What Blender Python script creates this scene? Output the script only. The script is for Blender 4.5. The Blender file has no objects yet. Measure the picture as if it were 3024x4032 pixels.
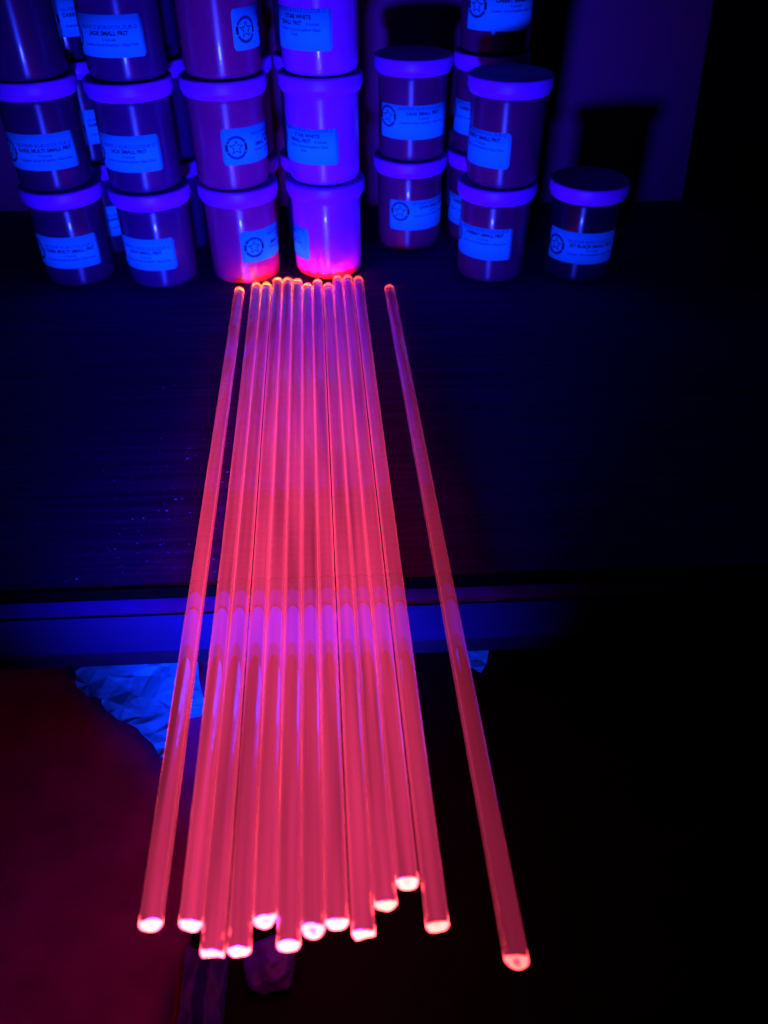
import bpy, bmesh, math, random
from mathutils import Vector, Matrix, noise

# ------------------------------------------------------------------ camera
TH, YAW, FPX, CAMZ = math.radians(40.2), math.radians(4.4), 3150.0, 0.284
sc = bpy.context.scene
COL = sc.collection
cd = bpy.data.cameras.new("camera")
cam = bpy.data.objects.new("camera", cd)
COL.objects.link(cam)
cam.location = (0, 0, CAMZ)
cam.rotation_euler = (math.pi / 2 - TH, 0, -YAW)
cd.sensor_fit = 'VERTICAL'
cd.sensor_height = 24.0
cd.lens = 24.0 * FPX / 4032.0
cd.clip_start, cd.clip_end = 0.005, 20
cd.dof.use_dof = True
cd.dof.focus_distance = 0.45
cd.dof.aperture_fstop = 6.5
sc.camera = cam

# ------------------------------------------------------------------ world, lamp, exposure
w = bpy.data.worlds.new("World")
sc.world = w
w.use_nodes = True
w.node_tree.nodes['Background'].inputs[0].default_value = (0.10, 0.02, 1.0, 1)
w.node_tree.nodes['Background'].inputs[1].default_value = 0.0006

# ultraviolet hand torch held low in front of the table, shining along it at the jars
LAMP = Vector((-0.050, 0.045, 0.012))
ld = bpy.data.lights.new("ultraviolet_torch_beam", 'AREA')
ld.shape = 'DISK'
ld.size = 0.062
ld.energy = 1.75
ld.color = (0.017, 0.029, 1.0)
ld.spread = math.radians(60)
lo = bpy.data.objects.new("ultraviolet_torch_beam", ld)
COL.objects.link(lo)
lo.location = LAMP
lo.rotation_euler = (math.pi / 2 + math.radians(0), 0, math.radians(-4))

sc.view_settings.view_transform = 'Standard'
sc.view_settings.look = 'None'
sc.view_settings.exposure = 0
sc.view_settings.gamma = 1
cy = sc.cycles
cy.use_denoising = True
cy.max_bounces = 48
cy.transmission_bounces = 48
cy.transparent_max_bounces = 16
cy.glossy_bounces = 48
cy.diffuse_bounces = 3
cy.volume_bounces = 0
cy.caustics_refractive = True
cy.caustics_reflective = True
cy.sample_clamp_indirect = 40.0
cy.blur_glossy = 0.0

# ------------------------------------------------------------------ helpers
def pix(x, y, z=0.0):
    """photo pixel -> (X, Y) on the horizontal plane at height z"""
    u, v = (x - 1512) / FPX, (y - 2016) / FPX
    c, s = math.cos(TH), math.sin(TH)
    d = (CAMZ - z) / (s + v * c)
    fwd, lat = d * (c - v * s), d * u
    return (lat * math.cos(YAW) + fwd * math.sin(YAW), -lat * math.sin(YAW) + fwd * math.cos(YAW))
def y_at(X, py, z=0.0):
    v = (py - 2016) / FPX
    c, s = math.cos(TH), math.sin(TH)
    fwd = (CAMZ - z) * (c - v * s) / (s + v * c)
    return (fwd - X * math.sin(YAW)) / math.cos(YAW)
DS = 3024 / 1659.0
def dpix(x, y, z=0.0):
    return pix(x * DS, y * DS, z)

def mesh_from_bm(name, bm, smooth=True):
    me = bpy.data.meshes.new(name)
    bm.normal_update()
    bm.to_mesh(me)
    bm.free()
    if smooth:
        for p in me.polygons:
            p.use_smooth = True
    return me
def link(name, me, mats, parent=None):
    o = bpy.data.objects.new(name, me)
    COL.objects.link(o)
    if me is not None and mats is not None:
        if not me.materials:
            for m in (mats if isinstance(mats, (list, tuple)) else [mats]):
                me.materials.append(m)
    if parent is not None:
        o.parent = parent
    return o
def tag(o, label, cat, group=None):
    o['label'] = label
    o['category'] = cat
    if group:
        o['group'] = group
    return o
def empty(name, loc):
    o = bpy.data.objects.new(name, None)
    COL.objects.link(o)
    o.location = loc
    o.empty_display_size = 0.01
    return o
def lathe(profile, seg=64):
    """profile: list of (r, z) from axis to axis; closed surface of revolution"""
    bm = bmesh.new()
    rings = []
    for r, z in profile:
        if r < 1e-7:
            rings.append([bm.verts.new((0, 0, z))])
        else:
            rings.append([bm.verts.new((r * math.cos(2 * math.pi * i / seg), r * math.sin(2 * math.pi * i / seg), z)) for i in range(seg)])
    for a, b in zip(rings, rings[1:]):
        for i in range(seg):
            j = (i + 1) % seg
            if len(a) == 1:
                bm.faces.new((a[0], b[j], b[i]))
            elif len(b) == 1:
                bm.faces.new((a[i], a[j], b[0]))
            else:
                bm.faces.new((a[i], a[j], b[j], b[i]))
    bmesh.ops.recalc_face_normals(bm, faces=bm.faces)
    return bm
def box(bm, x0, x1, y0, y1, z0, z1, bev=0.0):
    r = bmesh.ops.create_cube(bm, size=1.0)
    for v in r['verts']:
        v.co = Vector(((x0 + x1) / 2 + v.co.x * (x1 - x0), (y0 + y1) / 2 + v.co.y * (y1 - y0), (z0 + z1) / 2 + v.co.z * (z1 - z0)))
    if bev:
        es = list({e for v in r['verts'] for e in v.link_edges})
        bmesh.ops.bevel(bm, geom=es, offset=bev, segments=2, affect='EDGES', profile=0.6)
    return bm

# ------------------------------------------------------------------ materials
def new_mat(name):
    m = bpy.data.materials.new(name)
    m.use_nodes = True
    nt = m.node_tree
    return m, nt, nt.nodes['Principled BSDF']
def node(nt, t, **kw):
    n = nt.nodes.new(t)
    for k, v in kw.items():
        setattr(n, k, v)
    return n
def plastic(name, col, rough=0.3, spec=0.5, coat=0.0, mottled=0.0, scale=300.0, bump=0.0):
    m, nt, p = new_mat(name)
    p.inputs['Base Color'].default_value = (*col, 1)
    p.inputs['Roughness'].default_value = rough
    p.inputs['Specular IOR Level'].default_value = spec
    p.inputs['Coat Weight'].default_value = coat
    p.inputs['Coat Roughness'].default_value = 0.08
    if mottled or bump:
        tc = node(nt, 'ShaderNodeTexCoord')
        nz = node(nt, 'ShaderNodeTexNoise')
        nz.inputs['Scale'].default_value = scale
        nz.inputs['Detail'].default_value = 3
        nt.links.new(tc.outputs['Object'], nz.inputs['Vector'])
        if mottled:
            mx = node(nt, 'ShaderNodeMix', data_type='RGBA')
            mx.inputs['A'].default_value = (*[c * (1 - mottled) for c in col], 1)
            mx.inputs['B'].default_value = (*[min(1, c * (1 + mottled)) for c in col], 1)
            nt.links.new(nz.outputs['Fac'], mx.inputs['Factor'])
            nt.links.new(mx.outputs['Result'], p.inputs['Base Color'])
        if bump:
            b = node(nt, 'ShaderNodeBump')
            b.inputs['Strength'].default_value = bump
            b.inputs['Distance'].default_value = 0.0005
            nt.links.new(nz.outputs['Fac'], b.inputs['Height'])
            nt.links.new(b.outputs['Normal'], p.inputs['Normal'])
    return m

def wood(name, col, rough, spec, along='X', contrast=0.6, scale=1.0, bump=0.35):
    m, nt, p = new_mat(name)
    tc = node(nt, 'ShaderNodeTexCoord')
    mp = node(nt, 'ShaderNodeMapping')
    mp.inputs['Scale'].default_value = (6 * scale, 260 * scale, 260 * scale) if along == 'X' else (260 * scale, 6 * scale, 260 * scale)
    nz = node(nt, 'ShaderNodeTexNoise')
    nz.inputs['Scale'].default_value = 1.0
    nz.inputs['Detail'].default_value = 6
    nz.inputs['Roughness'].default_value = 0.65
    nt.links.new(tc.outputs['Object'], mp.inputs['Vector'])
    nt.links.new(mp.outputs['Vector'], nz.inputs['Vector'])
    n2 = node(nt, 'ShaderNodeTexNoise')
    n2.inputs['Scale'].default_value = 7.0
    n2.inputs['Detail'].default_value = 3
    nt.links.new(tc.outputs['Object'], n2.inputs['Vector'])
    cr = node(nt, 'ShaderNodeValToRGB')
    cr.color_ramp.elements[0].position = 0.38
    cr.color_ramp.elements[1].position = 0.62
    lo_ = [c * (1 - contrast) for c in col]
    cr.color_ramp.elements[0].color = (*lo_, 1)
    cr.color_ramp.elements[1].color = (*col, 1)
    nt.links.new(nz.outputs['Fac'], cr.inputs['Fac'])
    mx = node(nt, 'ShaderNodeMix', data_type='RGBA', blend_type='MULTIPLY')
    mx.inputs['Factor'].default_value = 0.6
    nt.links.new(cr.outputs['Color'], mx.inputs['A'])
    nt.links.new(n2.outputs['Color'], mx.inputs['B'])
    rr = node(nt, 'ShaderNodeMapRange')
    rr.inputs['To Min'].default_value = 0.35
    rr.inputs['To Max'].default_value = 1.0
    nt.links.new(n2.outputs['Fac'], rr.inputs['Value'])
    nt.links.new(rr.outputs['Result'], mx.inputs['B'])
    nt.links.new(mx.outputs['Result'], p.inputs['Base Color'])
    b = node(nt, 'ShaderNodeBump')
    b.inputs['Strength'].default_value = bump
    b.inputs['Distance'].default_value = 0.0006
    nt.links.new(nz.outputs['Fac'], b.inputs['Height'])
    nt.links.new(b.outputs['Normal'], p.inputs['Normal'])
    p.inputs['Roughness'].default_value = rough
    p.inputs['Specular IOR Level'].default_value = spec
    return m

M = {}
M['table'] = wood('dark_stained_wood', (0.11, 0.012, 0.21), 0.65, 0.05, contrast=0.5)
M['rail'] = wood('painted_rail', (0.006, 0.001, 0.058), 0.6, 0.2, contrast=0.25, bump=0.05)
M['trim'] = plastic('dark_trim', (0.006, 0.002, 0.012), 0.6, 0.2, mottled=0.3, scale=120)  # darker colour of the drawer front's bottom strip
M['trim_top'] = plastic('trim_top_paint', (0.10, 0.02, 0.60), 0.6, 0.15, mottled=0.3, scale=120)  # bluer colour of the drawer front's top strip
M['edge'] = plastic('black_edge_band', (0.002, 0.001, 0.001), 0.8, 0.02)  # near-black colour of the strip along the table's front edge
M['wall'] = plastic('painted_back_panel', (0.34, 0.02, 0.12), 0.75, 0.1, mottled=0.15, scale=14)
M['cloth'] = plastic('maroon_cloth', (0.42, 0.03, 0.24), 0.95, 0.02, mottled=0.5, scale=40, bump=0.4)
M['black_pad'] = plastic('black_vinyl', (0.014, 0.004, 0.004), 0.55, 0.12, mottled=0.3, scale=90, bump=0.2)
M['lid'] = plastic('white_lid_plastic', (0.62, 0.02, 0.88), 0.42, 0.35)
M['label'] = plastic('fluorescent_label_paper', (0.02, 0.88, 0.90), 0.75, 0.12)
M['ink'] = plastic('black_ink', (0.01, 0.02, 0.05), 0.7, 0.1)
M['ink_pale'] = plastic('pale_ink', (0.012, 0.10, 0.28), 0.7, 0.1)
M['paper'] = plastic('fluorescent_paper', (0.02, 0.88, 0.90), 0.8, 0.1)

# jars of frit: the plastic wall is clear and glossy over the grains inside
FRIT = {
    'dark multi': (0.085, 0.006, 0.085), 'jade': (0.10, 0.006, 0.125), 'double': (0.50, 0.012, 0.145),
    'star white': (0.80, 0.03, 0.72), 'lava': (0.21, 0.010, 0.092), 'cherry': (0.20, 0.010, 0.092),
    'jet black': (0.020, 0.003, 0.036), 'clear': (0.09, 0.006, 0.095),
}
def frit_mat(key):
    col = FRIT[key]
    m, nt, p = new_mat('frit_' + key.replace(' ', '_'))
    tc = node(nt, 'ShaderNodeTexCoord')
    nz = node(nt, 'ShaderNodeTexNoise')
    nz.inputs['Scale'].default_value = 900
    nz.inputs['Detail'].default_value = 2
    nt.links.new(tc.outputs['Object'], nz.inputs['Vector'])
    n2 = node(nt, 'ShaderNodeTexNoise')
    n2.inputs['Scale'].default_value = 45
    nt.links.new(tc.outputs['Object'], n2.inputs['Vector'])
    ad = node(nt, 'ShaderNodeMath', operation='ADD')
    nt.links.new(nz.outputs['Fac'], ad.inputs[0])
    nt.links.new(n2.outputs['Fac'], ad.inputs[1])
    mr = node(nt, 'ShaderNodeMapRange')
    mr.inputs['From Min'].default_value = 0.7
    mr.inputs['From Max'].default_value = 1.3
    nt.links.new(ad.outputs[0], mr.inputs['Value'])
    mx = node(nt, 'ShaderNodeMix', data_type='RGBA')
    mx.inputs['A'].default_value = (*[c * 0.82 for c in col], 1)
    mx.inputs['B'].default_value = (*[min(1, c * 1.15) for c in col], 1)
    nt.links.new(mr.outputs['Result'], mx.inputs['Factor'])
    nt.links.new(mx.outputs['Result'], p.inputs['Base Color'])
    # moulded plastic wall: fine draw lines stretch a highlight up and down the jar
    tg = node(nt, 'ShaderNodeTangent', direction_type='RADIAL', axis='Z')
    nt.links.new(tg.outputs['Tangent'], p.inputs['Tangent'])
    p.inputs['Anisotropic'].default_value = 0.92
    p.inputs['Anisotropic Rotation'].default_value = 0.25
    p.inputs['Roughness'].default_value = 0.36
    p.inputs['Specular IOR Level'].default_value = 0.75
    p.inputs['Coat Weight'].default_value = 0.35
    p.inputs['Coat IOR'].default_value = 1.5
    p.inputs['Coat Roughness'].default_value = 0.08
    return m
for k in FRIT:
    M['frit ' + k] = frit_mat(k)

# fluorescent glass: a clear refracting skin round a body of glass that glows
# red; the torch's falloff with distance is painted into its emission
def rod_glass():
    m, nt, p = new_mat('fluorescent_pink_glass')
    p.inputs['Base Color'].default_value = (1, 1, 1, 1)
    p.inputs['Roughness'].default_value = 0.0
    p.inputs['IOR'].default_value = 1.47
    p.inputs['Transmission Weight'].default_value = 1.0
    fr = node(nt, 'ShaderNodeAttribute', attribute_name='frost')
    nt.links.new(fr.outputs['Fac'], p.inputs['Roughness'])
    out = nt.nodes['Material Output']
    tc = node(nt, 'ShaderNodeTexCoord')
    mp = node(nt, 'ShaderNodeMapping')
    mp.inputs['Scale'].default_value = (330, 8, 330)
    nz = node(nt, 'ShaderNodeTexNoise')
    nz.inputs['Scale'].default_value = 1.0
    nz.inputs['Detail'].default_value = 3
    geo = node(nt, 'ShaderNodeNewGeometry')
    nt.links.new(geo.outputs['Position'], mp.inputs['Vector'])
    nt.links.new(mp.outputs['Vector'], nz.inputs['Vector'])
    mr = node(nt, 'ShaderNodeMapRange')
    mr.inputs['From Min'].default_value = 0.3
    mr.inputs['From Max'].default_value = 0.7
    mr.inputs['To Min'].default_value = 0.30
    mr.inputs['To Max'].default_value = 1.70
    nt.links.new(nz.outputs['Fac'], mr.inputs['Value'])
    # draw lines along the rod
    m2 = node(nt, 'ShaderNodeMapping')
    m2.inputs['Scale'].default_value = (1100, 5, 1100)
    z2 = node(nt, 'ShaderNodeTexNoise')
    z2.inputs['Scale'].default_value = 1.0
    z2.inputs['Detail'].default_value = 4
    nt.links.new(geo.outputs['Position'], m2.inputs['Vector'])
    nt.links.new(m2.outputs['Vector'], z2.inputs['Vector'])
    bp = node(nt, 'ShaderNodeBump')
    bp.inputs['Strength'].default_value = 0.10
    bp.inputs['Distance'].default_value = 0.00012
    nt.links.new(z2.outputs['Fac'], bp.inputs['Height'])
    nt.links.new(bp.outputs['Normal'], p.inputs['Normal'])
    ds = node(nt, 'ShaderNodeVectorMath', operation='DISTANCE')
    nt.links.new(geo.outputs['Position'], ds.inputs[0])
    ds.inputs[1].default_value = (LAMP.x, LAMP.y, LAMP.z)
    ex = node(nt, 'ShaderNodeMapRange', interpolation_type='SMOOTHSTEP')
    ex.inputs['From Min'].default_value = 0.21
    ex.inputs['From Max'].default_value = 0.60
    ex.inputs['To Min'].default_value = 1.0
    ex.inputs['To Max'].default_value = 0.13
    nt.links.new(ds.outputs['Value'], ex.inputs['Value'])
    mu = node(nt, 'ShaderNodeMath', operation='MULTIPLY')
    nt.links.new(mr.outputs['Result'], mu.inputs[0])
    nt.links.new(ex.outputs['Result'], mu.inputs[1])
    # sideways loss of light painted into the glow: rods to the right are dimmer
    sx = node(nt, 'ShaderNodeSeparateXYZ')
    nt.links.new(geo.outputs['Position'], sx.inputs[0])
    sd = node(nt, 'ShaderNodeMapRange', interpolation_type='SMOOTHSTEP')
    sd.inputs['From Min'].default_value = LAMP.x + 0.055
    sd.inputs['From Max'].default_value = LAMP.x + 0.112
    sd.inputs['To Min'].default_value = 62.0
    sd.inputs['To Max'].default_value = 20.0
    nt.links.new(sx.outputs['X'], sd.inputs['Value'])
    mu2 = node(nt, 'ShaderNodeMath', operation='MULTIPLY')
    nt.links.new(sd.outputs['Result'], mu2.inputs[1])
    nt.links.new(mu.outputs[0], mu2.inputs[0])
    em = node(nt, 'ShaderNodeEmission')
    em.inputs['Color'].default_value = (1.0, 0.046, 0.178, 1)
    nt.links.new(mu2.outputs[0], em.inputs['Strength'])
    ab = node(nt, 'ShaderNodeVolumeAbsorption')
    ab.inputs['Color'].default_value = (0.97, 0.99, 0.0, 1)
    ab.inputs['Density'].default_value = 11.0
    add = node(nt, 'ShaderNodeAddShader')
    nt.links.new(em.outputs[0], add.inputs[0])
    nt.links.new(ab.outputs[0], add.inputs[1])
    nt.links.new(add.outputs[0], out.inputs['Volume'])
    return m
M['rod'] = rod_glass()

# ------------------------------------------------------------------ the setting
ROT = math.radians(-1.4)
PIV = Vector((0, 0.2835, 0))
def place_desk(o):
    o.location = PIV
    o.rotation_euler = (0, 0, ROT)
# coordinates of desk pieces are relative to the table's front edge (y = 0)
tb = empty('table', PIV)
tb.rotation_euler = (0, 0, ROT)
tag(tb, 'dark stained wooden table top carrying the jars and rods', 'table')
bm = bmesh.new()
box(bm, -0.75, 0.75, 0.0008, 0.75, -0.0058, 0.0, 0.0006)
link('table_top', mesh_from_bm('table_top', bm, False), M['table'], tb)
bm = bmesh.new()
box(bm, -0.75, 0.75, -0.0006, 0.0006, -0.0072, 0.0003, 0.0003)
link('edge_band', mesh_from_bm('edge_band', bm, False), M['edge'], tb)

rail = empty('drawer_front', PIV)
rail.rotation_euler = (0, 0, ROT)
tag(rail, 'blue lit horizontal drawer front under the table edge', 'drawer front')
def rail_piece(name, y0, y1, z0, z1, mat, bev):
    b = bmesh.new()
    box(b, -0.75, 0.75, y0, y1, z0, z1, bev)
    return link(name, mesh_from_bm(name, b, False), mat, rail)
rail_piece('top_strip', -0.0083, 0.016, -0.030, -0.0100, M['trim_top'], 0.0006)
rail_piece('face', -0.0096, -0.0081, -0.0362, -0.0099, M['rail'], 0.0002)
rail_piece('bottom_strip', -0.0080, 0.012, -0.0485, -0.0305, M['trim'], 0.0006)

WY = 0.812
bm = bmesh.new()
box(bm, -0.75, 0.366, 0, 0.018, 0.0, 0.75, 0.001)
for v in bm.verts:
    if v.co.x > 0:
        v.co.x -= 0.082 * v.co.z
wl = link('back_panel', mesh_from_bm('back_panel', bm, False), M['wall'])
wl.location = (0, WY, 0.0005)
wl.rotation_euler = (0, 0, math.radians(-1.8))
tag(wl, 'tall upright panel standing at the back of the table behind the jars', 'panel')

FZ = -0.095
bm = bmesh.new()
bmesh.ops.create_grid(bm, x_segments=120, y_segments=90, size=1)
for v in bm.verts:
    X, Y = v.co.x * 0.9, v.co.y * 0.7 + 0.2
    rise = max(0.0, min(1.0, (0.24 - Y) / 0.17))
    v.co = Vector((X, Y, 0.055 * rise * rise * (3 - 2 * rise) * max(0.0, min(1.0, (-0.080 - X) / 0.07)) + 0.003 * noise.noise(v.co * 5)))
fl = link('ground_cloth', mesh_from_bm('ground_cloth', bm), M['cloth'])
fl.location.z = FZ
fl['kind'] = 'structure'

# black pad lying under the rods on the right
def rounded_slab(pts, z0, z1, rad, seg=8, top_bev=0.004):
    bm = bmesh.new()
    n = len(pts)
    loop = []
    for i in range(n):
        a, b, c = Vector(pts[i - 1]), Vector(pts[i]), Vector(pts[(i + 1) % n])
        p, q = b + (a - b).normalized() * rad, b + (c - b).normalized() * rad
        for k in range(seg + 1):
            t = k / seg
            loop.append((p * (1 - t) + b * t) * (1 - t) + (b * (1 - t) + q * t) * t)
    f = bm.faces.new([bm.verts.new((v.x, v.y, z0)) for v in loop])
    r = bmesh.ops.extrude_face_region(bm, geom=[f])
    for v in [g for g in r['geom'] if isinstance(g, bmesh.types.BMVert)]:
        v.co.z = z1
    bmesh.ops.recalc_face_normals(bm, faces=bm.faces)
    es = [e for e in bm.edges if all(abs(v.co.z - z1) < 1e-6 for v in e.verts)]
    bmesh.ops.bevel(bm, geom=es, offset=top_bev, segments=3, affect='EDGES')
    return bm
PZ = -0.088
pp = [dpix(385, 2290, PZ), (0.45, dpix(1440, 2290, PZ)[1]), (0.45, 0.36), (dpix(470, 1440, PZ)[0], 0.36)]
bm = rounded_slab(pp, FZ + 0.004, PZ, 0.014)
pad = link('seat_pad', mesh_from_bm('seat_pad', bm, False), M['black_pad'])
tag(pad, 'black vinyl pad with rounded corners lying in the dark below the rods', 'pad')

# ------------------------------------------------------------------ jars
RB, RL, JH = 0.0280, 0.0316, 0.0757
body_profile = [(0, 0.0012), (0.020, 0.0010), (0.0225, 0.0), (0.0242, 0.0002), (0.0262, 0.0012), (0.0274, 0.0032), (0.0278, 0.0060),
                (RB, 0.030), (RB, 0.0608), (0.0274, 0.0621), (0.0266, 0.0627), (0.0266, 0.0645), (0, 0.0645)]
lid_profile = [(0, 0.0640), (0.0285, 0.0634), (0.0297, 0.0636), (0.0302, 0.0644), (0.0305, 0.0657), (RL - 0.0002, 0.0670), (RL, 0.0680),
               (RL, 0.0742), (RL - 0.0003, 0.0750), (RL - 0.0010, 0.0755), (0.0293, JH), (0.0285, 0.0754), (0.0280, 0.0748), (0.0, 0.0747)]
BODY = {}
for k in FRIT:
    BODY[k] = mesh_from_bm('jar_body', lathe(body_profile, 72))
LID = mesh_from_bm('jar_lid', lathe(lid_profile, 96))

LW, LH, LR = 0.0660, 0.0254, RB + 0.00025     # label sheet, wrapped round the jar
def wrap(x, y, lift=0.0):
    a = x / RB
    r = LR + lift
    return Vector((r * math.sin(a), -r * math.cos(a), y))
def label_mesh():
    bm = bmesh.new()
    nx, rc = 44, 0.0024
    top, bot = [], []
    for i in range(nx + 1):
        x = -LW / 2 + LW * i / nx
        e = max(0.0, rc - (LW / 2 - abs(x)))
        cut = rc - math.sqrt(max(0.0, rc * rc - e * e))
        top.append((x, LH / 2 - cut))
        bot.append((x, -LH / 2 + cut))
    def skin(lift):
        return [[bm.verts.new(wrap(x, y, lift)) for x, y in row] for row in (bot, top)]
    o, n_ = skin(0.0), skin(-0.00022)
    for i in range(nx):
        bm.faces.new((o[0][i], o[0][i + 1], o[1][i + 1], o[1][i]))
        bm.faces.new((n_[0][i + 1], n_[0][i], n_[1][i], n_[1][i + 1]))
        bm.faces.new((o[1][i], o[1][i + 1], n_[1][i + 1], n_[1][i]))
        bm.faces.new((n_[0][i], n_[0][i + 1], o[0][i + 1], o[0][i]))
    bm.faces.new((o[0][0], o[1][0], n_[1][0], n_[0][0]))
    bm.faces.new((o[1][nx], o[0][nx], n_[0][nx], n_[1][nx]))
    bmesh.ops.recalc_face_normals(bm, faces=bm.faces)
    return mesh_from_bm('label', bm, False)
LABEL = label_mesh()
for p in LABEL.polygons:
    p.use_smooth = len(p.vertices) == 4 and p.area > 1e-6

def text_geo(body, size, bold=0.0, width=None):
    """flat glyph mesh of a line of text -> list of (verts, faces), centred on x"""
    cu = bpy.data.curves.new('t', 'FONT')
    cu.body = body
    cu.size = size
    cu.align_x = 'CENTER'
    cu.offset = bold
    cu.resolution_u = 2
    o = bpy.data.objects.new('t', cu)
    COL.objects.link(o)
    dg = bpy.context.evaluated_depsgraph_get()
    me = bpy.data.meshes.new_from_object(o.evaluated_get(dg))
    vs = [v.co.copy() for v in me.vertices]
    fs = [tuple(p.vertices) for p in me.polygons]
    bpy.data.objects.remove(o)
    bpy.data.curves.remove(cu)
    bpy.data.meshes.remove(me)
    if width and vs:
        ww = max(v.x for v in vs) - min(v.x for v in vs)
        if ww > width:
            for v in vs:
                v.x *= width / ww
    return vs, fs
def emit_text(acc, geo, cx, cy_):
    vs, fs = geo
    n = len(acc[0])
    acc[0].extend(wrap(v.x + cx, v.y + cy_, 0.00009) for v in vs)
    acc[1].extend(tuple(i + n for i in f) for f in fs)
def mesh_of(name, acc):
    me = bpy.data.meshes.new(name)
    me.from_pydata(acc[0], [], acc[1])
    return me

CX = 0.0085
def lettering(product):
    """two meshes (pale print, bold print) of the writing on this product's label"""
    code, lines, dy = PRODUCT[product]
    pale, bold = ([], []), ([], [])
    emit_text(pale, text_geo(code + ' BOROCOLOUR \u00ae', 0.0034, 0.00008, 0.041), CX, 0.0026 + dy)
    if len(lines) == 1:
        emit_text(bold, text_geo(lines[0], 0.0036, 0.00016, 0.045), CX, -0.0009 + dy)
        emit_text(pale, text_geo('4 ounces', 0.0026, 0.00008), CX, -0.0042 + dy)
        emit_text(pale, text_geo('Caution: Avoid Breathing Glass Dust', 0.0026, 0.00008, 0.044), CX, -0.0074 + dy)
    else:
        emit_text(bold, text_geo(lines[0], 0.0036, 0.00016), CX, -0.0012 + dy)
        emit_text(bold, text_geo(lines[1], 0.0036, 0.00016), CX - 0.006, -0.0050 + dy)
        emit_text(pale, text_geo('4 ounces', 0.0026, 0.00008), CX + 0.011, -0.0050 + dy)
        emit_text(pale, text_geo('Caution: Avoid Breathing Glass', 0.0026, 0.00008), CX, -0.0085 + dy)
        emit_text(pale, text_geo('Dust', 0.0026, 0.00008), CX - 0.003, -0.0114 + dy)
    return mesh_of('small_print', pale), mesh_of('bold_print', bold)
PRODUCT = {
    'dark multi': ('NS-F004S', ['DARK MULTI SMALL FRIT'], 0.0012),
    'jade': ('NS-F051S', ['JADE SMALL FRIT'], 0.0016),
    'double': ('NS-F0', ['DOUBLE', 'SMALL FRIT'], 0.0036),
    'star white': ('NS-F036S', ['STAR WHITE', 'SMALL FRIT'], 0.0078),
    'lava': ('NS-F064S', ['LAVA SMALL FRIT'], 0.0066),
    'cherry': ('NS-F051S', ['CHERRY SMALL FRIT'], 0.0072),
    'jet black': ('NS-F129S', ['JET BLACK SMALL FRIT'], 0.0018),
    'clear': ('NS-F', ['SMALL FRIT'], 0.003),
}
PRINT = {k: lettering(k) for k in PRODUCT}

def emblem_mesh(ex, ey):
    """round badge: ring with lettering round it and an outlined five-point star"""
    acc, pal = ([], []), ([], [])
    def strip(a, pts_o, pts_i, closed):
        n = len(a[0])
        m_ = len(pts_o)
        a[0].extend(wrap(x + ex, y + ey, 0.00009) for x, y in pts_o + pts_i)
        for i in range(m_ if closed else m_ - 1):
            j = (i + 1) % m_
            a[1].append((n + i, n + j, n + m_ + j, n + m_ + i))
    def arc(r, a0, a1, k):
        return [(r * math.cos(math.radians(a0 + (a1 - a0) * i / k)), r * math.sin(math.radians(a0 + (a1 - a0) * i / k))) for i in range(k + 1)]
    strip(pal, arc(0.0083, 25, 155, 24), arc(0.0063, 25, 155, 24), False)
    strip(pal, arc(0.0083, 205, 335, 24), arc(0.0063, 205, 335, 24), False)
    strip(acc, arc(0.0084, -20, 22, 8), arc(0.0062, -20, 22, 8), False)
    strip(acc, arc(0.0084, 160, 200, 8), arc(0.0062, 160, 200, 8), False)
    for word, start, step, flip in (('NORTHSTAR', 148, -14.5, False), ('GLASSWORKS', 213, 12.6, True)):
        for i, ch in enumerate(word):
            th = math.radians(start + step * i)
            vs, fs = text_geo(ch, 0.0024, 0.00008)
            rr = 0.0065 if not flip else 0.0082
            rot = th - math.pi / 2 if not flip else th + math.pi / 2
            n = len(acc[0])
            for v in vs:
                x = v.x * math.cos(rot) - v.y * math.sin(rot) + rr * math.cos(th)
                y = v.x * math.sin(rot) + v.y * math.cos(rot) + rr * math.sin(th)
                acc[0].append(wrap(x + ex, y + ey, 0.00013))
            acc[1].extend(tuple(k + n for k in f) for f in fs)
    star_o, star_i = [], []
    for i in range(10):
        th = math.radians(90 + 36 * i)
        ro, ri = (0.0057, 0.0040) if i % 2 == 0 else (0.0026, 0.0017)
        star_o.append((ro * math.cos(th), ro * math.sin(th)))
        star_i.append((ri * math.cos(th), ri * math.sin(th)))
    strip(acc, star_o, star_i, True)
    return mesh_of('emblem', acc), mesh_of('emblem_ring', pal)
EMB = {}
for k, ey in (('low', -0.0005), ('high', 0.0035)):
    EMB[k] = emblem_mesh(-0.0225, ey)

NAMES = {'dark multi': 'dark multi', 'jade': 'jade', 'double': 'double', 'star white': 'star white', 'lava': 'lava', 'cherry': 'cherry', 'jet black': 'jet black'}
def jar(key, x, y, level, az, label, zc=0.0290, roll=0.0, dx=0.0, dy=0.0, lab=True):
    """az: turn of the label's middle from the direction of the viewer, in degrees (right positive)"""
    o = empty('frit_jar', (x + dx, y + dy, 0.0003 + level * (JH + 0.0002)))
    base = math.degrees(math.atan2(x, y))
    o.rotation_euler = (0, 0, math.radians(az - base))
    tag(o, label, 'jar', 'plastic jars of glass frit stacked at the back of the table')
    link('jar_body', BODY[key], M['frit ' + key], o)
    link('lid', LID, M['lid'], o)
    if lab:
        l = link('label', LABEL, M['label'], o)
        l.location.z = zc
        l.rotation_euler = (0, math.radians(roll), 0)
        a, b = PRINT[key]
        link('small_print', a, M['ink_pale'], l)
        link('bold_print', b, M['ink'], l)
        e, r = EMB['high' if key in ('lava', 'star white', 'cherry') else 'low']
        link('emblem', e, M['ink'], l)
        link('emblem_ring', r, M['ink_pale'], l)
    return o

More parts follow.
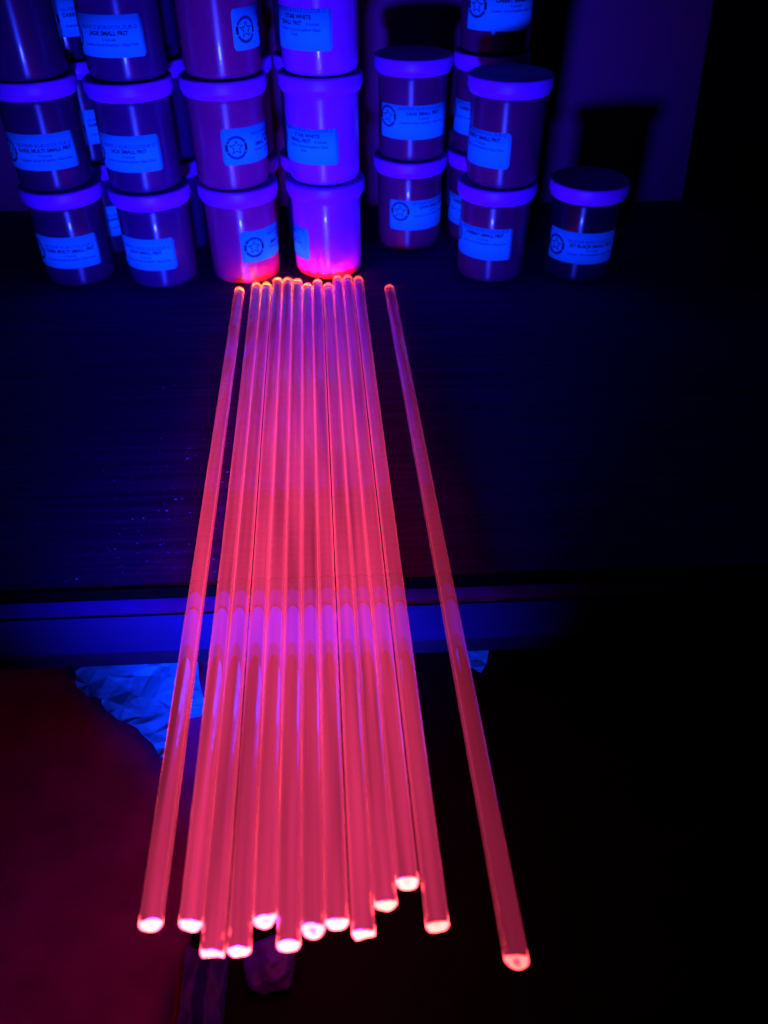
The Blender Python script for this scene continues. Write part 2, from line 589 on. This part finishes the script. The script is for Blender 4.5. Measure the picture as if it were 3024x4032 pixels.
def base_at(px, py):
    x, y = pix(px, py)
    return x, y + 0.0262
C1, C2, C3, C4 = base_at(301, 1131), base_at(635, 1139), base_at(968, 1123), base_at(1299, 1104)
C5, C6, C7 = base_at(1620, 990), base_at(1950, 1117), base_at(2299, 1113)
B4 = base_at(1898, 965)
B1 = (C1[0] + 0.012, C1[1] + 0.066)
B2 = (C2[0] + 0.002, C2[1] + 0.068)
B3 = (C3[0] - 0.001, C3[1] + 0.068)
B3b = (C4[0] - 0.006, C4[1] + 0.068)

jar('dark multi', *C1, 0, -30, 'dark multi frit jar at the foot of its stack beside the jade stack')
jar('dark multi', *C1, 1, -25, 'dark multi frit jar standing on another dark multi jar', dx=-0.0018, dy=0.001)
jar('clear', *C1, 2, 165, 'jar with no label facing out, on top of the dark multi jars', dx=-0.0025, dy=-0.001)
jar('jade', *C2, 0, -44, 'lowest jade small frit jar, standing on the table')
jar('jade', *C2, 1, -37, 'middle jade small frit jar of the stack of three', dx=-0.0012, dy=0.0008)
jar('jade', *C2, 2, -37, 'top jade small frit jar of the stack of three', dx=0.0005, dy=0.0015, zc=0.0285)
jar('double', *C3, 0, 62, 'star emblem jar at the foot of its stack, pink at its base by the rods', zc=0.032)
jar('double', *C3, 1, 55, 'star emblem jar in the middle of the stack between jade and star white', dx=-0.002, zc=0.032)
jar('double', *C3, 2, 87, 'top jar beside the top jade jar, only its star emblem showing', dx=-0.0008, dy=0.001, zc=0.0305)
jar('star white', *C4, 0, -101, 'pale star white jar lit pink at its base by the rod ends')
jar('star white', *C4, 1, -44, 'middle star white small frit jar of the pale stack', dx=0.0, dy=0.0012, zc=0.0290)
jar('star white', *C4, 2, -49, 'top star white small frit jar of the pale stack', dx=0.0006, dy=0.001, zc=0.0295)
jar('lava', *C5, 0, 30, 'lower lava small frit jar, standing on the table', zc=0.032)
jar('lava', *C5, 1, 2, 'upper lava small frit jar with a bare dark lid', dx=0.001, dy=0.001, zc=0.0305)
jar('cherry', *C6, 0, -33, 'cherry small frit jar on the table next to the jet black jar', zc=0.033)
jar('cherry', *C6, 1, -58, 'upper front cherry frit jar with a bare dark lid and half turned label', dx=0.0028, dy=-0.001, zc=0.0285)
jar('jet black', *C7, 0, 4, 'single jet black small frit jar standing alone at the end of the row')
jar('cherry', *B4, 0, -40, 'cherry frit jar on the table, mostly hidden behind the front cherry jars', zc=0.0285)
jar('cherry', *B4, 1, -40, 'cherry frit jar wedged between the lava stack and the front cherry stack', dx=0.001, zc=0.0285)
jar('cherry', *B4, 2, 13, 'top cherry frit jar with star emblem, in the shadow of the front cherry jar', dx=0.002, zc=0.0295)
for (bx, by), key, nm in ((B1, 'dark multi', 'the dark multi stack'), (B2, 'jade', 'the jade stack'), (B3, 'double', 'the star emblem stack'), (B3b, 'clear', 'the star white stack')):
    for lv, word in ((0, 'lowest'), (1, 'middle'), (2, 'top')):
        jar(key, bx, by, lv, 26 if key == 'dark multi' else 180, '%s jar of the back row, hidden behind %s' % (word, nm), dx=0.001 * (lv % 2))

# ------------------------------------------------------------------ fluorescent glass rods
RR = 0.00402
def rod_mesh(y0, y1, seed, cut, twist, chip):
    rnd = random.Random(seed)
    bm = bmesh.new()
    seg = 40
    L = y1 - y0
    # stations along the rod: broken near end, straight shaft, fire-polished far end
    st = [(0.0, 1.0), (0.0006, 1.0), (0.004, 1.0)] + [(0.004 + (L - 0.012) * i / 24, 1.0) for i in range(1, 25)]
    st += [(L - 0.0058, 1.003), (L - 0.0042, 1.012), (L - 0.0026, 1.016), (L - 0.0014, 0.985), (L - 0.0006, 0.90), (L - 0.0001, 0.74), (L + 0.0001, 0.5), (L + 0.0002, 0.25)]
    rings = []
    for k, (d, r) in enumerate(st):
        ring = []
        for i in range(seg):
            a = 2 * math.pi * i / seg
            rx = RR * r * (0.955 if k == 0 else 1.0)
            x, z = rx * math.cos(a), rx * math.sin(a)
            y = y0 + d
            if k < 3:
                t = (1.0, 1.0, 0.35)[k]
                sl = cut * math.sin(a + twist) * RR
                ir = 0.0004 * noise.noise(Vector((math.cos(a) * 1.3, math.sin(a) * 1.3, seed * 3.7)))
                ch = -chip * max(0.0, math.cos(a - twist * 1.7) - 0.35) * 0.004
                y += (sl + ir - ch) * t
            ring.append(bm.verts.new((x, y, z)))
        rings.append(ring)
    for a, b in zip(rings, rings[1:]):
        for i in range(seg):
            j = (i + 1) % seg
            bm.faces.new((a[i], b[i], b[j], a[j]))
    # near end face: two inner rings so the break is slightly shell shaped
    prev = rings[0]
    for f, dep in ((0.72, 0.0002), (0.38, 0.0005)):
        ring = []
        for i in range(seg):
            o = rings[0][i].co
            ring.append(bm.verts.new((o.x * f, y0 + (o.y - y0) * f + dep * (0.6 + 0.8 * rnd.random() * 0.3), o.z * f)))
        for i in range(seg):
            j = (i + 1) % seg
            bm.faces.new((ring[i], prev[i], prev[j], ring[j]))
        prev = ring
    c = bm.verts.new((0, y0 + 0.0006, 0))
    for i in range(seg):
        bm.faces.new((c, prev[i], prev[(i + 1) % seg]))
    c = bm.verts.new((0, y1 + 0.00022, 0))
    for i in range(seg):
        bm.faces.new((rings[-1][i], c, rings[-1][(i + 1) % seg]))
    bmesh.ops.recalc_face_normals(bm, faces=bm.faces)
    me = mesh_from_bm('glass_rod', bm)
    at = me.attributes.new('frost', 'FLOAT', 'POINT')
    for k, v in enumerate(me.vertices):
        rr_ = math.hypot(v.co.x, v.co.z)
        if v.co.y > y1 - 0.0008:
            at.data[k].value = 0.75
        elif rr_ < RR * 0.97:
            at.data[k].value = 0.35
    return me
near_y = [2000, 2065, 2058, 1993, 2045, 2012, 1997, 2023, 1957, 1910, 2003]
far_p = [1113, 1113, 1094, 1094, 1099, 1116, 1101, 1116, 1087, 1084, 1089]
GAPS = {2: 0.0006, 7: 0.0006, 10: 0.0006}
ORD = ['first', 'second', 'third', 'fourth', 'fifth', 'sixth', 'seventh', 'eighth', 'ninth', 'tenth', 'eleventh']
xs, x = [], -0.0560
for i in range(11):
    x += GAPS.get(i, 0.0)
    xs.append(x)
    x += 2 * RR + 0.00006
rods = [(xs[i], near_y[i] * DS, far_p[i], 'glowing pink glass rod, %s of the touching bundle from the crumpled paper side' % ORD[i]) for i in range(11)]
rods.insert(0, (-0.0694, 2000 * DS, 1132, 'lone glowing glass rod lying over the crumpled paper, apart from the bundle'))
rods.append((0.0511, 2078 * DS, 1122, 'lone dimmer glass rod lying apart on the side of the cherry jars'))
for i, (x, npx, fpx, lab) in enumerate(rods):
    yn = y_at(x, npx, 0.004)
    yf = y_at(x, fpx, 0.007)
    rnd = random.Random(40 + i)
    cut = rnd.uniform(0.02, 0.30)
    me = rod_mesh(yn, yf, i + 1, cut, rnd.uniform(-0.9, 0.9), 0.6 if i in (2, 4, 8) else 0.0)
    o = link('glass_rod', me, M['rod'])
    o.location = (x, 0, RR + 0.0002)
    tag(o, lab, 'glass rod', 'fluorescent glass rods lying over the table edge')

# ------------------------------------------------------------------ crumpled paper slips under the drawer
def paper_material():
    m, nt, p = new_mat('printed_receipt_paper')
    tc = node(nt, 'ShaderNodeTexCoord')
    mp = node(nt, 'ShaderNodeMapping')
    mp.inputs['Rotation'].default_value = (0, 0, math.radians(-72))
    nt.links.new(tc.outputs['Object'], mp.inputs['Vector'])
    bk = node(nt, 'ShaderNodeTexBrick')
    bk.inputs['Scale'].default_value = 1.0
    bk.inputs['Brick Width'].default_value = 0.0022
    bk.inputs['Row Height'].default_value = 0.0036
    bk.inputs['Mortar Size'].default_value = 0.0011
    bk.inputs['Mortar Smooth'].default_value = 0.3
    bk.inputs['Color1'].default_value = (0.02, 0.45, 0.60, 1)
    bk.inputs['Color2'].default_value = (0.02, 0.85, 0.88, 1)
    bk.inputs['Mortar'].default_value = (0.02, 0.88, 0.90, 1)
    nt.links.new(mp.outputs['Vector'], bk.inputs['Vector'])
    nz = node(nt, 'ShaderNodeTexNoise')
    nz.inputs['Scale'].default_value = 70
    nt.links.new(tc.outputs['Object'], nz.inputs['Vector'])
    th = node(nt, 'ShaderNodeMapRange')
    th.inputs['From Min'].default_value = 0.50
    th.inputs['From Max'].default_value = 0.60
    nt.links.new(nz.outputs['Fac'], th.inputs['Value'])
    mx = node(nt, 'ShaderNodeMix', data_type='RGBA')
    mx.inputs['A'].default_value = (0.02, 0.88, 0.90, 1)
    nt.links.new(bk.outputs['Color'], mx.inputs['B'])
    nt.links.new(th.outputs['Result'], mx.inputs['Factor'])
    nt.links.new(mx.outputs['Result'], p.inputs['Base Color'])
    p.inputs['Roughness'].default_value = 0.8
    p.inputs['Specular IOR Level'].default_value = 0.1
    return m
M['receipt'] = paper_material()
def inside(p, poly):
    c = False
    for i in range(len(poly)):
        (x0, y0), (x1, y1) = poly[i - 1], poly[i]
        if (y0 > p[1]) != (y1 > p[1]) and p[0] < (x1 - x0) * (p[1] - y0) / (y1 - y0) + x0:
            c = not c
    return c
def crumpled(name, poly, z, amp, seed, n=80, fine=0.35):
    """a creased sheet: random points triangulated, each facet flat, ridges and hollows between them"""
    from mathutils.geometry import delaunay_2d_cdt
    rnd = random.Random(seed)
    x0, x1 = min(p[0] for p in poly), max(p[0] for p in poly)
    y0, y1 = min(p[1] for p in poly), max(p[1] for p in poly)
    pts = [Vector(p) for p in poly]
    for i in range(len(poly)):
        a, b = Vector(poly[i - 1]), Vector(poly[i])
        for t in (0.33, 0.67):
            pts.append(a.lerp(b, t) + Vector((rnd.uniform(-1, 1), rnd.uniform(-1, 1))) * 0.0006)
    while len(pts) < n:
        p = (rnd.uniform(x0, x1), rnd.uniform(y0, y1))
        if inside(p, poly) and min((Vector(p) - q_).length for q_ in pts) > 0.0022:
            pts.append(Vector(p))
    vs, es, fs, *_ = delaunay_2d_cdt(pts, [], [], 0, 1e-7)
    bm = bmesh.new()
    bv = []
    for v in vs:
        big = noise.noise(Vector((v.x * 55, v.y * 55, seed * 1.7)))
        bv.append(bm.verts.new((v.x, v.y, z + amp * (1.0 + big + fine * rnd.uniform(-1, 1)))))
    for f in fs:
        c = sum((vs[i] for i in f), Vector((0, 0))) / len(f)
        if inside((c.x, c.y), poly):
            bm.faces.new([bv[i] for i in f])
    bmesh.ops.delete(bm, geom=[v for v in bm.verts if not v.link_faces], context='VERTS')
    bmesh.ops.triangulate(bm, faces=bm.faces[:])
    for r_ in range(2):
        bmesh.ops.subdivide_edges(bm, edges=bm.edges[:], cuts=1, use_grid_fill=True)
    bmesh.ops.smooth_vert(bm, verts=bm.verts[:], factor=0.2, use_axis_x=False, use_axis_y=False, use_axis_z=True)
    for v in bm.verts:
        v.co.z += 0.0004 * noise.noise(v.co * 260) + 0.0001 * noise.noise(v.co * 900)
    return mesh_from_bm(name, bm, False)
QZ = -0.080
def q(x, y):
    return dpix(x, y, QZ)
poly = [q(157, 1437), q(160, 1470), q(185, 1492), q(215, 1500), q(222, 1520), q(258, 1545), q(292, 1560), q(325, 1590), q(340, 1618), q(352, 1632),
        q(366, 1590), q(372, 1555), q(362, 1520), (q(380, 1490)[0], q(380, 1490)[1]), (-0.095, 0.345), (-0.150, 0.345), (-0.168, 0.330)]
o = link('crumpled_paper', crumpled('crumpled_paper', poly, QZ - 0.010, 0.0036, 5, 120, 0.34), M['receipt'])
tag(o, 'larger crumpled white receipt glowing blue under the lone rod and drawer', 'paper')
poly = [q(362, 1400), q(372, 1500), q(398, 1552), q(443, 1535), q(432, 1480), q(424, 1400), (-0.070, 0.340), (-0.105, 0.340)]
o = link('paper_slip', crumpled('paper_slip', poly, QZ - 0.004, 0.0014, 11, 34, 0.2), M['receipt'])
tag(o, 'flatter paper slip with a square corner beside the crumpled receipt', 'paper')
poly = [q(1012, 1432), q(1040, 1445), q(1053, 1425), q(1058, 1380), (0.086, 0.340), (0.062, 0.340)]
o = link('paper_scrap', crumpled('paper_scrap', poly, QZ - 0.006, 0.0025, 23, 34), M['receipt'])
tag(o, 'small paper scrap peeping from under the drawer by the dim lone rod', 'paper')

# ------------------------------------------------------------------ plastic sleeve and bag below the rod ends
M['sleeve'] = plastic('clear_plastic_film', (0.16, 0.01, 0.95), 0.25, 0.5, coat=0.3, mottled=0.6, scale=170, bump=0.6)
M['binding'] = plastic('red_binding', (0.55, 0.01, 0.08), 0.6, 0.2)  # red light along the sleeve's edge, painted as a strip's colour
M['chip'] = plastic('glass_chip', (0.30, 0.10, 0.90), 0.15, 0.7)
SZ = -0.083
sl = empty('plastic_sleeve', (*dpix(440, 2150, SZ), SZ))
tag(sl, 'folded clear plastic sleeve lying below the rod ends beside the dark red cloth', 'plastic sleeve')
def sheet(pl, pr, n, m_, z, fold, thick=0.0006):
    """ruled sheet between two edge lines (lists of (x, y)), with lengthwise folds"""
    bm = bmesh.new()
    rows = []
    for j in range(m_ + 1):
        t = j / m_
        a, b = Vector(pl[0]).lerp(Vector(pl[1]), t), Vector(pr[0]).lerp(Vector(pr[1]), t)
        row = []
        for i in range(n + 1):
            u = i / n
            p = a.lerp(b, u)
            h = fold * (abs(((u * 1.6 + 0.12 * math.sin(3 * t)) % 1.0) - 0.5) * 2) + 0.0012 * noise.noise(Vector((p.x * 160, p.y * 90, 4)))
            row.append(bm.verts.new((p.x + 0.0008 * noise.noise(Vector((u * 4, t * 9, 1))), p.y, z + h)))
        rows.append(row)
    for j in range(m_):
        for i in range(n):
            bm.faces.new((rows[j][i], rows[j][i + 1], rows[j + 1][i + 1], rows[j + 1][i]))
    bmesh.ops.solidify(bm, geom=bm.faces[:], thickness=-thick)
    return bm
def child(name, bm, mat, par, smooth=True):
    for v in bm.verts:
        v.co -= par.location
    return link(name, mesh_from_bm(name, bm, smooth), mat, par)
child('film', sheet([dpix(404, 2050, SZ), dpix(384, 2240, SZ)], [dpix(498, 2060, SZ), dpix(480, 2240, SZ)], 24, 24, SZ, 0.0035), M['sleeve'], sl)
child('bound_edge', sheet([dpix(394, 2050, SZ), dpix(366, 2240, SZ)], [dpix(404, 2050, SZ), dpix(383, 2240, SZ)], 3, 16, SZ, 0.001), M['binding'], sl)

bag = empty('plastic_bag', (*dpix(590, 2090, SZ), SZ))
tag(bag, 'small crinkled plastic bag with glittering glass chips under the rod ends', 'plastic bag')
bm = bmesh.new()
bmesh.ops.create_icosphere(bm, subdivisions=4, radius=1.0)
cxy = dpix(588, 2085, SZ)
for v in bm.verts:
    d = v.co.copy()
    k = 1 + 0.30 * noise.noise(d * 1.6) + 0.06 * noise.noise(d * 5.0)
    v.co = Vector((cxy[0] + d.x * 0.0112 * k, cxy[1] + d.y * 0.0105 * k, SZ + d.z * 0.004 * k))
child('bag_film', bm, M['sleeve'], bag)
rnd = random.Random(3)
for k in range(9):
    b = bmesh.new()
    bmesh.ops.create_icosphere(b, subdivisions=1, radius=rnd.uniform(0.0004, 0.0009))
    p = Vector((cxy[0] + rnd.uniform(-0.004, 0.009), cxy[1] + rnd.uniform(-0.008, 0.002), SZ + 0.0054))
    for v in b.verts:
        v.co = p + v.co * rnd.uniform(0.6, 1.3)
    child('glass_chip', b, M['chip'], bag, False)

# ------------------------------------------------------------------ specks of glass dust on the table
bm = bmesh.new()
rnd = random.Random(17)
for k in range(240):
    x = -0.062 - abs(rnd.gauss(0, 0.055)) if rnd.random() < 0.85 else rnd.uniform(0.03, 0.12)
    y = 0.292 + abs(rnd.gauss(0, 0.07))
    r = rnd.uniform(0.00010, 0.00028) * (1.8 if rnd.random() < 0.06 else 1)
    q_ = bmesh.ops.create_icosphere(bm, subdivisions=1, radius=r)
    rx = rnd.uniform(0.7, 2.2)
    for v in q_['verts']:
        v.co = Vector((x + v.co.x * rx, y + v.co.y, r * 0.6 + v.co.z * 0.7))
o = link('glass_dust', mesh_from_bm('glass_dust', bm, False), M['dust'] if 'dust' in M else plastic('glass_dust', (0.25, 0.10, 0.85), 0.3, 0.6))
o['kind'] = 'stuff'
o['label'] = 'fine glass dust specks scattered on the table near its front edge'
o['category'] = 'dust'
